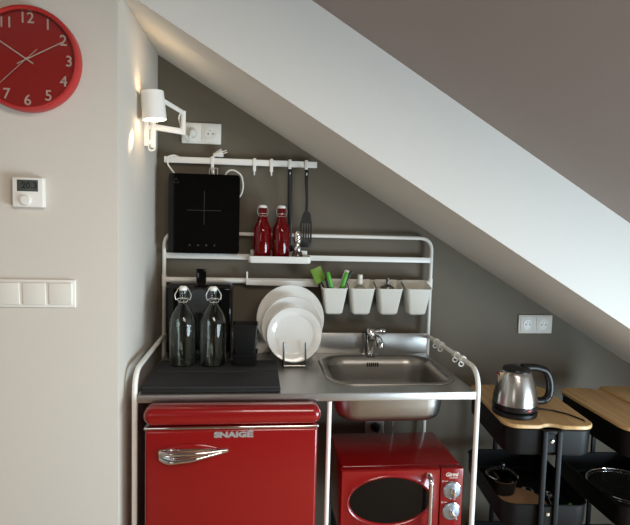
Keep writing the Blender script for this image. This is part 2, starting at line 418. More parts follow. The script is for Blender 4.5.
b = MB(); b.tube([(0, .0, 0), (.002, 0, -.12), (.006, .002, -.26), (.008, .006, -.30)], [.0095, .0095, .0085, .007], 10, flat=(1, .5)); b.build('handle', 'black_plastic', ut)
b = MB(); b.lathe([(0, -.022), (.014, -.018), (.024, -.008), (.028, .004), (.026, .004), (.022, -.006), (.013, -.015), (0, -.019)], (.0085, .004, -.322 + .012), n=20, m=Matrix.Translation((0, .004, 0)) @ Matrix.Diagonal((1, .5, 1, 1))); b.build('bowl', 'black_plastic', ut)

# ------------------------------------------------------------------ tray with red bottles
tr = thing('rail_tray', 'small white tray hooked on the upper rail holding red bottles', 'tray', (.457, -.06, 1.272))
b = MB(); W_, D_ = .243, .107
L = [rrect(W_ - .012, D_ - .012, .012), rrect(W_ - .004, D_ - .004, .014), rrect(W_, D_, .015), rrect(W_, D_, .015), rrect(W_ - .005, D_ - .005, .013), rrect(W_ - .007, D_ - .007, .012)]
zz = [0, .002, .006, .027, .027, .004]
b.loft([[(x, y, z) for x, y in l] for l, z in zip(L, zz)]); b.build('tray_body', 'white_plastic', tr)
b = MB(); b.box((0, .0535 - .003, .036), (.23, .003, .02), bev=.001); b.build('back_lip', 'white_plastic', tr)

def bottle_parts(t, glass, h, r, thick=.003, liquid=None, neck=.0135, cap='white_plastic', bail=1.):
    """swing-top bottle"""
    hs = h * .56                                   # shoulder starts
    prof = [(0, .004), (r * .55, .002), (r * .9, 0), (r, .006), (r, hs), (r * .96, hs + h * .05), (r * .82, hs + h * .115), (r * .62, hs + h * .18), (neck * 1.25, hs + h * .26),
            (neck * 1.02, hs + h * .33), (neck, h * .955), (neck * 1.2, h * .96), (neck * 1.2, h * .985), (neck, h * .99)]
    inner = [(max(0, q - thick), z + (thick * 1.6 if i < 3 else 0)) for i, (q, z) in enumerate(prof)][:-1]
    inner[0] = (0, .008)
    b = MB(); b.lathe(prof + [(max(.003, neck - thick), h * .99)] + list(reversed(inner)), n=40); o = b.build('glass_body', glass, t, angle=60)
    b = MB(); b.lathe([(0, h * .985), (neck * .95, h * .985), (neck * 1.12, h * .992), (neck * 1.12, h * 1.03), (neck * .8, h * 1.045), (0, h * 1.048)], n=20); b.build('stopper', cap, t)
    b = MB()
    for s in (-1, 1):
        b.tube(arc_path([(0, 0, h * 1.02), (s * neck * 1.25, 0, h * 1.02), (s * neck * 1.6 * bail, -.004, h * .93), (s * neck * 1.35 * bail, -.008, h * .865), (s * neck * 1.1, 0, h * .885)], .004), .0011 * bail, 6)
    b.tube([(neck * 1.1 * math.cos(2 * PI * k / 20), neck * 1.1 * math.sin(2 * PI * k / 20), h * .885) for k in range(20)], .0012, 6, closed=True)
    b.tube(arc_path([(-neck * 1.35, -.008, h * .87), (-neck * 1.2, -neck * 1.2, h * .84), (neck * 1.2, -neck * 1.2, h * .84), (neck * 1.35, -.008, h * .87)], .005), .0011, 6)
    b.build('wire_bail', 'bail', t)
    return o
rb = thing('red_bottle', 'left red swing-top bottle on the small white tray', 'bottle', (.388, -.062, 1.2765), group='red swing-top bottles')
bottle_parts(rb, 'red_glass', .212, .0345, thick=.003)
dup(rb, (.462, -.062, 1.2765), 'right red swing-top bottle on the white tray, beside the spice mill')
sp = thing('spice_mill', 'small glass and chrome spice mill on the tray beside red bottles', 'spice mill', (.5265, -.082, 1.2765)); sp.scale = (1.12, 1.12, 1.1)
b = MB(); b.lathe([(0, 0), (.016, 0), (.019, .006), (.0195, .02), (.018, .032), (.013, .04), (0, .041)], n=24); b.build('jar', 'spice', sp)
b = MB(); b.lathe([(0, .041), (.0125, .041), (.0135, .046), (.013, .056), (.0095, .058), (.0085, .066), (.012, .070), (.0135, .082), (.0115, .086), (.013, .092), (.0125, .104), (.008, .111), (.0, .113)], n=24); b.build('grinder_top', 'chrome', sp)

# ------------------------------------------------------------------ white rail containers
def cup_mb():
    b = MB(); w0, d0, w1, d1 = .072, .066, .106, .1
    def lp(w, d, r, z, tilt=0, cy=0): return [(x, y, z + tilt * (y + d1 / 2) / d1) for x, y in rrect(w, d, r, 5, 0, cy)]
    L = [lp(w0 - .014, d0 - .014, .008, 0, 0, .004), lp(w0, d0, .012, .006, 0, .004), lp(w1 - .005, d1 - .005, .013, .1, .028), lp(w1, d1, .014, .104, .028), lp(w1, d1, .014, .107, .028),
         lp(w1 - .005, d1 - .005, .012, .107, .028), lp(w1 - .008, d1 - .008, .012, .102, .028), lp(w0 - .005, d0 - .005, .01, .009, 0, .004)]
    b.loft(L)
    return b
cl = ['white rail container holding green-handled kitchen tools, nearest the plates', 'white rail container with a clear capped bottle inside',
      'white rail container with a dark round strainer inside', 'empty white rail container, next to the right frame post']
cups = []
for x, lb in zip((.677, .788, .902, 1.020), cl):
    if not cups:
        t = thing('rail_container', lb, 'container', (x, -.0655, 1.0705), group='white containers on the rail')
        cup_mb().build('bucket', 'cream_plastic', t)
        b = MB(); b.box((0, .0475, .117), (.05, .009, .022), bev=.001); b.build('hanger', 'cream_plastic', t)
        cups.append(t)
    else: cups.append(dup(cups[0], (x, -.0655, 1.0705), lb))
def blade(name, label, cat, p0, p1, w, material, hw=None):
    pass
t = thing('spatula', 'green flat spatula leaning left in the first white container', 'spatula', (.655, -.075, 1.13))
b = MB(); m_ = Matrix.Rotation(R(-24), 4, 'Y'); b.box((0, -.005, .105), (.044, .0025, .062), bev=.001, m=m_); b.build('blade', 'green_clear', t)
b = MB(); b.tube([(0, -.005, -.04), (0, -.005, .075)], .004, 8, m=m_); b.build('handle', 'black_plastic', t)
def knife(name, label, loc, lean, fwd, black):
    t = thing(name, label, 'kitchen tool', loc, (fwd, lean, 0))
    b = MB(); b.box((0, 0, .0), (.014, .0016, .09), bev=.0006); b.build('blade', 'wire', t)
    b = MB(); b.tube([(0, 0, .04), (0, 0, .06), (0, 0, .1), (0, 0, .118), (0, 0, .122)], [.006, .0085, .008, .0075, .004], 10, flat=(1, .7)); b.build('handle', 'green', t)
    if black:
        b = MB(); b.tube([(-.011, 0, .03), (-.012, 0, .1)], .006, 8, flat=(1, .7)); b.build('grip', 'black_plastic', t)
knife('paring_knife', 'green and black handled tool leaning left beside the spatula', (.680, -.092, 1.124), R(-16), R(6), True)
knife('peeler', 'green handled tool leaning right in the first white container', (.690, -.086, 1.124), R(17), R(4), False)
t = thing('bottle_brush', 'white round-ended tool beside the right green handle', 'kitchen tool', (.69, -.065, 1.12), (0, R(19), 0))
b = MB(); b.tube([(0, 0, -.03), (0, 0, .09)], .006, 8); b.build('handle', 'white_plastic', t)
b = MB(); b.lathe([(0, .088), (.010, .09), (.012, .1), (.012, .128), (.009, .133), (0, .134)], n=16); b.build('head', 'cream_plastic', t)
t = thing('kitchen_scissors', 'black handled tool leaning right in the first white container', 'kitchen tool', (.690, -.078, 1.150), (0, R(30), 0))
b = MB(); b.tube([(0, 0, .03), (.002, 0, .085), (.004, 0, .112)], [.006, .008, .005], 8, flat=(1, .6)); b.build('handle', 'black_plastic', t)
b = MB(); b.box((0, 0, .005), (.012, .002, .06)); b.build('blade', 'wire', t)
t = thing('soap_bottle', 'clear bottle with a pale cap standing in the second container', 'bottle', (.785, -.063, 1.080)); t.scale = (1, 1, .94)
b = MB(); b.lathe([(0, 0), (.024, 0), (.026, .004), (.026, .092), (.02, .104), (.01, .112), (.01, .118), (0, .118)], n=24); b.build('bottle_body', 'soap', t)
b = MB(); b.lathe([(0, .118), (.012, .118), (.012, .134), (.009, .138), (.0105, .142), (.0105, .158), (0, .16)], n=18); b.build('cap', 'cream_plastic', t)
t = thing('sink_strainer', 'dark round metal strainer with a knob in the third container', 'strainer', (.899, -.066, 1.080)); t.scale = (1, 1, .90)
b = MB(); b.lathe([(0, .0), (.022, .0), (.026, .06), (.029, .098), (.026, .112), (.014, .121), (.006, .124), (0, .124)], n=24); b.build('dome', 'wire', t)
b = MB(); b.lathe([(0, .122), (.006, .122), (.006, .14), (.0085, .142), (.0085, .15), (0, .152)], n=14); b.build('knob', 'wire', t)

# ------------------------------------------------------------------ on the worktop, left half
def mat_panel(b, w, y0, y1, z0, h, x0, skew=0):
    b.prism([(x0, y0), (x0 + w, y0 + .004), (x0 + w + skew, y1), (x0 + skew, y1)], z0, z0 + h, 'Z')
dm = thing('drying_mat', 'folded charcoal drying mat lying on the left of the worktop', 'mat', (0, 0, HW))
b = MB(); b.box((.232, -.362, .0045), (.432, .320, .009), bev=.003); b.build('bottom_layer', 'charcoal', dm)
b = MB(); b.box((.232, -.439, .0145), (.430, .166, .010), bev=.0045, seg=3); b.build('top_layer', 'charcoal', dm)
b = MB(); b.box((.236, -.276, .0155), (.424, .145, .012), bev=.005, seg=3); b.build('top_layer', 'charcoal', dm)
b = MB(); b.tube(arc_path([(.018, -.358, .009), (.018, -.5225, .0095), (.446, -.5225, .0095), (.446, -.205, .0095)], .008), .0028, 8); b.build('edge_binding', 'charcoal_edge', dm)
MZ = HW + .0216
cb = thing('clear_bottle', 'empty clear swing-top bottle standing on the mat, nearest the left wall', 'bottle', (.1095, -.262, MZ), group='clear swing-top bottles')
bb = MB(); bb.lathe([(0, .0095), (.03, .0088), (.040, .0095), (.0415, .0125), (.03, .0145), (0, .0165)], n=36); bb.build('glass_base', 'green_glass', cb)
bottle_parts(cb, 'bottle_glass', .270, .0472, thick=.0032, neck=.0125, bail=1.45)
dup(cb, (.2145, -.262, MZ), 'empty clear swing-top bottle standing on the mat, beside the black containers', rot=(0, 0, R(25)))
# black stacked containers
bc = thing('black_container', 'shallow black square container under the taller one on the mat', 'container', (.331, -.252, MZ), group='black square containers')
def sq_cup(w0, w1, h, th=.003):
    b = MB(); b.loft([[(x, y, z) for x, y in rrect(w, w, .006)] for w, z in ((w0 - .004, 0), (w0, .002), (w1, h), (w1 - 2 * th, h), (w0 - 2 * th, .004))]); return b
sq_cup(.080, .088, .043).build('bucket', 'black_plastic', bc)
b = MB(); b.loft([[(x, y, z) for x, y in rrect(w, w, .007)] for w, z in ((.0878, .037), (.091, .038), (.091, .044), (.0824, .0445), (.0822, .0372))], closed=True); b.build('rim', 'black_satin', bc)
bc2 = thing('black_container', 'taller black square container nested in the shallow one by the plates', 'container', (.331, -.252, MZ + .0045), group='black square containers')
sq_cup(.070, .088, .142).build('bucket', 'black_plastic', bc2)
b = MB(); b.loft([[(x, y, z) for x, y in rrect(w, w, .007)] for w, z in ((.0878, .133), (.092, .134), (.092, .143), (.083, .1435), (.0826, .1335))], closed=True); b.build('rim', 'black_satin', bc2)
# coffee machine
cm = thing('coffee_machine', 'black capsule coffee machine against the wall behind the clear bottles', 'coffee machine', (.153, -.1, HW))
b = MB(); b.box((0, .032, .146), (.244, .11, .292), bev=.012, seg=3); b.build('body', 'black_satin', cm)
for s in (-1, 1):
    b = MB(); b.box((s * .088, -.034, .16), (.066, .03, .25), bev=.008, seg=3); b.build('front_panel', 'black_gloss', cm)
b = MB(); b.lathe([(0, 0), (.048, 0), (.05, .004), (.05, .03), (.044, .042), (0, .044)], (.0, -.02, .235), n=32, axis='Y'); b.build('brew_head', 'brew_grey', cm)
b = MB(); b.lathe([(0, 0), (.012, 0), (.016, .02), (.016, .045), (0, .045)], (0, -.045, .158), n=18); b.build('spout', 'black_satin', cm)
b = MB(); b.box((0, -.040, .012), (.13, .06, .024), bev=.006); b.build('drip_tray', 'black_plastic', cm)
b = MB(); b.box((0, -.040, .0255), (.118, .05, .003)); 
b.lathe([(0, 0), (.010, 0), (.010, .012), (0, .012)], (.002, -.055, .034), n=16); b.build('drip_grid', 'wire', cm)
b = MB(); b.box((.007, -.04, .322), (.037, .012, .062), bev=.002); b.box((.007, -.04, .3535), (.037, .0125, .003)); b.box((.006, -.03, .294), (.05, .03, .01), bev=.002); b.build('lever', 'black_gloss', cm)

# plates and rack
rk = thing('plate_rack', 'small grey wire rack holding white plates upright on the worktop', 'plate rack', (.514, -.17, HW))
for x in (-.041, .041):
    b = MB(); b.tube([(x, -.062, .006), (x, .09, .022)], .0028, 8); b.build('rail', 'wire', rk)
    for (p, q, r_) in (((x, -.062, .006), (x, -.062, .095), .0036), ((x, -.018, .011), (x, -.008, .1), .0022), ((x, .026, .016), (x, .036, .1), .0022), ((x, .086, .022), (x, .098, .11), .0024)):
        b = MB(); b.tube([p, q], r_, 8); b.build('prong', 'wire', rk)
    for y in (-.062, .09):
        b = MB(); b.tube([(x, y, 0), (x, y, .02)], .0026, 8); b.build('foot', 'wire', rk)
for y in (-.062, .09):
    b = MB(); b.tube([(-.041, y, .006 if y < 0 else .022), (.041, y, .006 if y < 0 else .022)], .0035, 8); b.build('crossbar', 'wire', rk)
def plate(name, label, R_, depth, well, loc, tilt):
    t = MB(); 
    t.lathe([(0, .006), (well * .5, .006), (well * .62, .004), (well * .64, 0), (well * .70, 0), (well * .72, .005), (well, .008), (R_ * .985, depth), (R_, depth + .002), (R_ * .985, depth + .0045),
             (well * 1.03, .0150), (well * .97, .0112), (well * .93, .0105), (well * .5, .010), (0, .010)], n=64, axis='Y')
    o = t.build(name, 'porcelain', loc=loc, rot=(tilt, 0, 0), angle=60)
    return tag(o, label, 'plate', 'white plates in the rack')
plate('plate', 'largest white dinner plate at the back of the plate rack', .1325, .017, .098, (.503, -.094, 1.0535), R(-9))
plate('plate', 'middle-sized white deep plate between the largest and the front plate', .1165, .028, .085, (.506, -.141, 1.030), R(-9))
plate('plate', 'smallest white side plate at the front of the plate rack', .1035, .014, .076, (.512, -.193, 1.010), R(-9))

# ------------------------------------------------------------------ fridge
FX0, FX1 = .037, .572
fg = thing('fridge', 'glossy red retro fridge under the left side of the worktop', 'fridge', ((FX0 + FX1) / 2, -.33, 0))
W_ = FX1 - FX0
b = MB(); b.box((0, .01, .445), (W_ - .012, .44, .83), bev=.012); b.build('body', 'red', fg)
b = MB(); b.box((-.002, -.2385, .4005), (W_ - .014, .05, .807), bev=.010, seg=4); b.build('door', 'red', fg)
b = MB()
b.loft([[(x, y, z) for x, z in rrect(w, h, r, 7, 0, .8445)] for w, h, r, y in ((W_ - .004, .056, .026, -.2205), (W_, .059, .027, -.226), (W_, .059, .027, -.248), (W_ - .002, .057, .027, -.257), (W_ - .008, .050, .025, -.265), (W_ - .02, .038, .019, -.271), (W_ - .036, .022, .01, -.274))])
b.build('door_top', 'red', fg, angle=50)
b = MB(); b.box((-.002, -.2445, .8095), (W_ - .010, .047, .009), bev=.004, seg=4); b.build('chrome_trim', 'chrome', fg)
hb = MB()
hb.prism([(-.2205, .738), (-.216, .746), (-.20, .749), (-.018, .746), (-.0125, .742), (-.0125, .738), (-.018, .735), (-.08, .724), (-.155, .707), (-.185, .702), (-.208, .706), (-.219, .72)], -.272, -.261, 'Y')
hdo = hb.build('handle', 'chrome', fg)
def ridge(pts, rs, mt):
    hb = MB(); pts = [Vector(p) for p in arc_path(pts, .02, 6)]; n = len(pts)
    hb.tube(pts, [rs[0] + (rs[1] - rs[0]) * (i / (n - 1)) for i in range(n)], 14); hb.build('handle_ridge', mt, hdo)
ridge([(-.212, -.268, .737), (-.195, -.286, .739), (-.10, -.292, .741), (-.018, -.272, .7415)], (.0085, .0042), 'chrome')
ridge([(-.212, -.268, .719), (-.190, -.286, .712), (-.11, -.290, .722), (-.020, -.271, .7375)], (.0095, .004), 'chrome')
b = MB(); b.lathe([(1, 0), (.97, .0025), (.9, .005), (.6, .0075), (0, .008)], n=48, axis='Y', m=Matrix.Translation((-.13, -.2632, .735)) @ Matrix.Diagonal((.098, 1, .028, 1))); b.build('handle_seat', 'red', fg)
text('SNAIG\u0116', .0225, 'logo', 'logo_silver', fg, (.0015, -.2645, .7865), extrude=.0018, xs=1.5, bold=.0013)

# ------------------------------------------------------------------ microwave on a low stand
MX0, MX1, MZ0, MZ1, MY0, MY1 = .664, 1.096, .335, .596, -.455, -.125
st = thing('microwave_stand', 'low black stand beneath the red microwave', 'stand', ((MX0 + MX1) / 2, (MY0 + MY1) / 2, 0))
b = MB(); b.box((0, 0, MZ0 - .021), (.40, .33, .02), bev=.002); b.build('shelf', 'black_metal', st)
for sx in (-1, 1):
    for sy in (-1, 1):
        b = MB(); b.box((sx * .185, sy * .15, (MZ0 - .031) / 2), (.022, .022, MZ0 - .031), bev=.001); b.build('leg', 'black_metal', st)
mw = thing('microwave', 'glossy red retro microwave with an oval window under the sink', 'microwave', ((MX0 + MX1) / 2, (MY0 + MY1) / 2, MZ0))
w, d, h = MX1 - MX0, MY1 - MY0, MZ1 - MZ0
b = MB(); b.box((.004, .02, h / 2 + .003), (w - .006, d - .04, h - .008), bev=.006, seg=3); b.build('casing', 'red', mw)
b = MB(); dw = w - .084
xc, zc, ea, eb = -.044, .15, .143, .083
n = 48
def dr(a_, b_, y): return [(xc + a_ * math.cos(2 * PI * k / n), y, zc + b_ * math.sin(2 * PI * k / n)) for k in range(n)]
def sqr(ins, y):
    o = []
    hx0, hx1, hz0, hz1 = -w / 2 + ins, -w / 2 + dw - ins * .4, ins, h - ins
    for k in range(n):
        a = 2 * PI * k / n; c, s = math.cos(a), math.sin(a)
        # ray from oval centre to the door outline
        tx = ((hx1 - xc) / c if c > 1e-9 else (hx0 - xc) / c if c < -1e-9 else 1e9); tz = ((hz1 - zc) / s if s > 1e-9 else (hz0 - zc) / s if s < -1e-9 else 1e9)
        t_ = min(tx, tz); o.append((xc + c * t_, y, zc + s * t_))
    # snap the nearest ray to each corner
    for cx_, cz_ in ((hx0, hz0), (hx1, hz0), (hx0, hz1), (hx1, hz1)):
        i = min(range(n), key=lambda q: (o[q][0] - cx_) ** 2 + (o[q][2] - cz_) ** 2); o[i] = (cx_, y, cz_)
    return o
yf = -d / 2
b.loft([sqr(0, yf + .03), sqr(0, yf + .005), sqr(.004, yf), dr(ea + .010, eb + .010, yf), dr(ea + .006, eb + .006, yf - .003), dr(ea + .001, eb + .001, yf - .001), dr(ea - .003, eb - .003, yf + .006), dr(ea - .003, eb - .003, yf + .03)], cap0=False, cap1=False)
dro = b.build('door', 'red', mw, angle=40)
b = MB(); b.loft([dr(ea - .002, eb - .002, yf + .004), dr(ea - .002, eb - .002, yf + .012)]); b.build('window', 'dark_glass', mw)
b = MB(); b.box((w / 2 - .0405, yf + .016, h / 2), (.081, .032, h), bev=.004, seg=3); b.build('control_panel', 'red', mw)
xh = .091
b = MB(); b.tube(arc_path([(xh, yf + .002, h - .022), (xh, yf - .028, h - .026), (xh, yf - .03, .03), (xh, yf + .002, .026)], .018), .0078, 14); b.lathe([(0, 0), (.011, 0), (.0105, .008), (0, .009)], (xh, yf + .001, h - .022), n=16, axis='Y'); b.build('handle', 'chrome', mw)
for zk, ang_ in ((h - .077, 0), (h - .152, R(-32))):
    kb = MB(); xk = w / 2 - .0405; kb.lathe([(0, 0), (.03, 0), (.031, .004), (.028, .009), (.026, .010), (0, .011)], (xk, yf, zk), n=36, axis='Y')
    ko = kb.build('knob', 'dial_blue', mw)
    g = MB(); m_ = Matrix.Translation((xk, yf, zk)) @ Matrix.Rotation(ang_, 4, 'Y')
    g.box((0, -.019, -.006), (.009, .02, .036), bev=.003, m=m_); g.lathe([(0, .01), (.011, .01), (.010, .02), (0, .021)], n=18, axis='Y', m=m_); g.build('grip', 'chrome', ko)
    g = MB(); g.tube([(xk + .0305 * math.cos(2 * PI * k / 32), yf - .003, zk + .0305 * math.sin(2 * PI * k / 32)) for k in range(32)], .002, 8, closed=True); g.build('ring', 'chrome', ko)
text('Girmi', .019, 'logo', 'pale', mw, (w / 2 - .043, yf - .0006, h - .022), xs=1.0, bold=.0006, shear=.2)
b = MB(); b.box((w / 2 - .036, yf - .0003, h - .034), (.03, .0006, .002))
for zk in (h - .045, h - .121):
    b.lathe([(.0022, 0), (.0034, 0), (.0034, .0006), (.0022, .0006), (.0022, 0)], (w / 2 - .073, yf, zk), n=12, axis='Y'); b.box((w / 2 - .061, yf - .0003, zk), (.012, .0006, .0018))
b.build('printed_marks', 'pale', mw)
for sx in (-1, 1):
    for sy in (-1, 1):
        b = MB(); b.lathe([(0, -.0107), (.012, -.0107), (.012, .006), (0, .006)], (sx * .16, sy * .12, 0), n=14); b.build('foot', 'black_plastic', mw)

# ------------------------------------------------------------------ trolleys
def tray_mb(w, d, h, r=.05, th=.003):
    b = MB()
    b.loft([[(x, y, z) for x, y in rrect(w_, d_, rr, 7)] for w_, d_, rr, z in (
        (w - .03, d - .03, r - .01, 0), (w - .012, d - .012, r, .004), (w - .006, d - .006, r, .014), (w - .004, d - .004, r, h - .006), (w, d, r, h - .005), (w + .002, d + .002, r, h - .001), (w, d, r, h), (w - .008, d - .008, r - .003, h - .001), (w - .014, d - .014, r - .006, .016), (w - .03, d - .03, r - .01, .006))])
    return b
def lid_poly(w, d, r, nw=.042, nd=.017):
    p = rrect(w, d, r, 7); o = []
    for i, q in enumerate(p):
        o.append(q)
        nx = p[(i + 1) % len(p)]
        if abs(q[1] - nx[1]) < 1e-6 and abs(q[0] - nx[0]) > .05:
            s = 1 if q[1] > 0 else -1; k_ = 10; sg = 1 if nx[0] > q[0] else -1
            for k in range(k_ + 1):
                t = k / k_; xx = sg * nw * (2 * t - 1)
                o.append((xx, q[1] - s * nd * (.5 - .5 * math.cos(2 * PI * t)) ** .6))
    return o
TW, TD = .30, .44
def make_trolley(label, loc, rotz):
    t = thing('trolley', label, 'trolley', loc, (0, 0, rotz), group='black trolleys with bamboo lids')
    for z in (.12, .432, .679):
        tray_mb(TW, TD, .0935 if z > .6 else .083).build('tray', 'black_metal', t).location = (0, 0, z)
    b = MB(); b.prism(lid_poly(TW + .004, TD + .004, .05), .7735, .787, 'Z'); lo = b.build('lid', 'bamboo', t)
    bv = lo.modifiers.new('edge', 'BEVEL'); bv.width = .003; bv.segments = 2; bv.limit_method = 'ANGLE'
    for s in (-1, 1):
        for sx in (-1, 1):
            b = MB(); b.box((sx * .024, s * (TD / 2 + .0075), .425), (.016, .012, .69), bev=.002); b.build('post', 'black_metal', t)
        b = MB(); b.box((0, s * (TD / 2 + .004), .765), (.064, .012, .012), bev=.002); b.build('post_bridge', 'black_metal', t)
        for z in (.165, .475, .733):
            b = MB(); b.box((0, s * (TD / 2 + .004), z), (.034, .004, .07)); b.build('cross_plate', 'black_metal', t)
        for z in (.165, .485, .735):
            b = MB(); b.lathe([(0, 0), (.007, 0), (.006, .003), (0, .004)], (0, -(TD / 2 + .0055) if s < 0 else (TD / 2 + .0095), z), n=14, axis='Y'); b.build('bolt', 'chrome', t)
    for sx in (-1, 1):
        for sy in (-1, 1):
            b = MB(); b.lathe([(0, -.011), (.03, -.011), (.032, -.006), (.032, .006), (.03, .011), (0, .011)], (sx * .12, sy * .19, .032), n=20, axis='X'); b.box((sx * .12, sy * .19, .085), (.03, .02, .08), bev=.003); b.build('caster', 'black_plastic', t)
    return t
T1 = (1.369, -.345, 0); A1 = R(-6)
t1 = make_trolley('black trolley with a bamboo lid carrying the steel kettle', T1, A1)
T2 = (1.742, -.392, 0); A2 = R(-1.5)
t2 = make_trolley('black trolley with a bamboo lid and cutting board at the right edge', T2, A2)
LZ = .787
def on(T, x, y, z):
    a = A1 if T is T1 else A2; c, s = math.cos(a), math.sin(a); return (T[0] + c * x - s * y, T[1] + s * x + c * y, z)
cbd = MB(); cbd.box((0, 0, .005), (.15, .40, .010), bev=.003)
tag(cbd.build('cutting_board', 'bamboo', loc=on(T2, .098, .012, LZ + .0003), rot=(0, 0, A2)), 'thin bamboo cutting board on the trolley lid at the right edge', 'cutting board')

# kettle
kt = thing('kettle', 'brushed steel electric kettle with black handle on the trolley lid', 'kettle', (1.273, -.447, LZ + .0005)); kt.scale = (.93, .93, .90)
b = MB(); b.lathe([(0, 0), (.078, 0), (.081, .003), (.081, .016), (.076, .02), (.05, .0215), (0, .0215)], n=48); b.build('power_base', 'black_plastic', kt)
b = MB(); b.lathe([(0, .0216), (.074, .0218), (.08, .026), (.082, .034), (.0815, .046), (0, .046)], n=48); b.build('lower_band', 'black_satin', kt)
b = MB(); b.lathe([(.0808, .046), (.0805, .05), (.079, .07), (.0735, .10), (.066, .13), (.0585, .155), (.0535, .168), (.051, .170), (0, .170)], n=56); b.build('body', 'kettle_steel', kt)
b = MB(); b.lathe([(0, .17), (.051, .170), (.0505, .176), (.046, .182), (.03, .187), (.0, .188)], n=40); b.build('lid', 'black_satin', kt)
b = MB()
loops = []
for (z, x0, x1, hw) in ((.118, -.055, -.068, .004), (.14, -.045, -.072, .011), (.156, -.04, -.077, .016), (.166, -.035, -.081, .018)):
    loops.append([(x0, hw, z), (x0, -hw, z), (x1 + .008, -hw * .7, z), (x1, 0, z), (x1 + .008, hw * .7, z)])
b.loft(loops); b.build('spout', 'kettle_steel', kt)
b = MB(); b.tube(arc_path([(.02, 0, .181), (.07, 0, .182), (.118, 0, .168), (.136, 0, .125), (.138, 0, .082), (.128, 0, .052), (.098, 0, .046), (.07, 0, .05)], .018, 5), .0145, 14, flat=(1, 1.1)); b.build('handle', 'black_plastic', kt)
b = MB(); b.box((.012, -.0815, .0365), (.017, .006, .008), bev=.002); b.build('switch', 'red_led', kt)
b = MB()
for k, ww in enumerate((.003, .0022, .003, .0024, .003, .0026)): b.box((.002 + k * .0042, -.0806 + .0002 * k, .061), (ww, .002, .0034))
b.build('maker_mark', 'black_plastic', kt)
b = MB(); b.tube(arc_path([(.076, .02, .009), (.12, .03, .0045), (.16, .01, .004), (.195, -.03, .004), (.212, -.075, .004), (.222, -.095, .003), (.229, -.105, -.03)], .012), .0033, 8); b.build('power_cord', 'black_plastic', kt)

# middle tray of the first trolley
FL1 = .432 + .0062
wb = MB(); wb.lathe([(0, 0), (.098, 0), (.1, .003), (.1, .012), (.098, .015), (0, .015)], n=48)
tag(wb.build('wooden_board', 'board_wood', loc=on(T1, -.040, -.075, FL1)), 'round brown wooden board lying in the trolley middle tray', 'board')
pt = thing('saucepan', 'small dark saucepan with glass lid on the round wooden board', 'saucepan', on(T1, -.078, -.010, FL1 + .0153))
pt.scale = (.86, .86, 1.0)
b = MB(); b.lathe([(0, 0), (.05, 0), (.056, .005), (.062, .05), (.064, .054), (.061, .054), (.054, .008), (0, .004)], n=40); b.build('pan_body', 'black_satin', pt)
b = MB(); b.lathe([(.066, .0545), (.068, .057), (.068, .063), (.064, .065), (.062, .062), (.066, .0545)], n=40); b.build('lid_rim', 'chrome', pt)
b = MB(); b.lathe([(.064, .064), (.05, .076), (.03, .082), (0, .084), (0, .0825), (.03, .0805), (.05, .0745), (.0625, .063)], n=40); b.build('lid_glass', 'thin_glass', pt)
b = MB(); b.lathe([(0, .084), (.008, .084), (.006, .094), (.012, .1), (.01, .106), (0, .108)], n=18); b.build('lid_knob', 'black_gloss', pt)
sg = thing('spoon', 'steel spoon behind the trolley posts in the middle tray', 'spoon', on(T1, .075, -.09, FL1 + .001), (0, 0, R(70)), group='steel spoons in the trolley tray')
b = MB(); b.tube([(-.07, 0, .006), (0, 0, .010), (.055, 0, .005)], [.003, .0025, .003], 8); b.build('handle', 'chrome', sg)
b = MB(); b.lathe([(0, 0), (.014, .004), (.019, .009), (.017, .009), (.012, .005), (0, .002)], n=20, m=Matrix.Translation((.072, 0, 0)) @ Matrix.Diagonal((1.4, 1, 1, 1))); b.build('bowl', 'chrome', sg)
dup(sg, on(T1, .05, -.06, FL1 + .001), 'steel spoon lying closest to the wooden board in the tray', rot=(0, 0, R(100)))
pe = thing('clip', 'small lime green bag clip in the trolley middle tray', 'clip', on(T1, .09, -.155, FL1 + .0005), (0, 0, R(30)))
b = MB(); b.box((0, 0, .006), (.09, .008, .01), bev=.002); b.box((.01, 0, .024), (.08, .008, .008), bev=.002, m=Matrix.Rotation(R(-9), 4, 'Y')); b.build('jaws', 'green', pe)
# second trolley middle tray: wire cooling rack
gr = thing('cooling_rack', 'round steel wire rack in the middle tray of the right trolley', 'wire rack', on(T2, -.004, -.03, .432 + .0062))
b = MB(); RR = .134
b.tube([(RR * math.cos(2 * PI * k / 48), RR * math.sin(2 * PI * k / 48), .062) for k in range(48)], .003, 8, closed=True)
b.tube([(RR * .97 * math.cos(2 * PI * k / 48), RR * .97 * math.sin(2 * PI * k / 48), .052) for k in range(48)], .002, 8, closed=True)
b.build('rim', 'chrome', gr)
b = MB()
for k in range(-9, 10):
    x = k * RR / 10; l = math.sqrt(RR * RR - x * x)
    b.tube([(x, -l, .062), (x, l, .062)], .0011, 6); b.tube([(-l, x, .0602), (l, x, .0602)], .0011, 6)
b.build('wire_grid', 'wire', gr)
for k in range(3):
    a = R(90 + 120 * k); b = MB(); b.tube([(RR * .96 * math.cos(a), RR * .96 * math.sin(a), 0), (RR * .97 * math.cos(a), RR * .97 * math.sin(a), .06)], .0025, 8); b.build('foot', 'wire', gr)

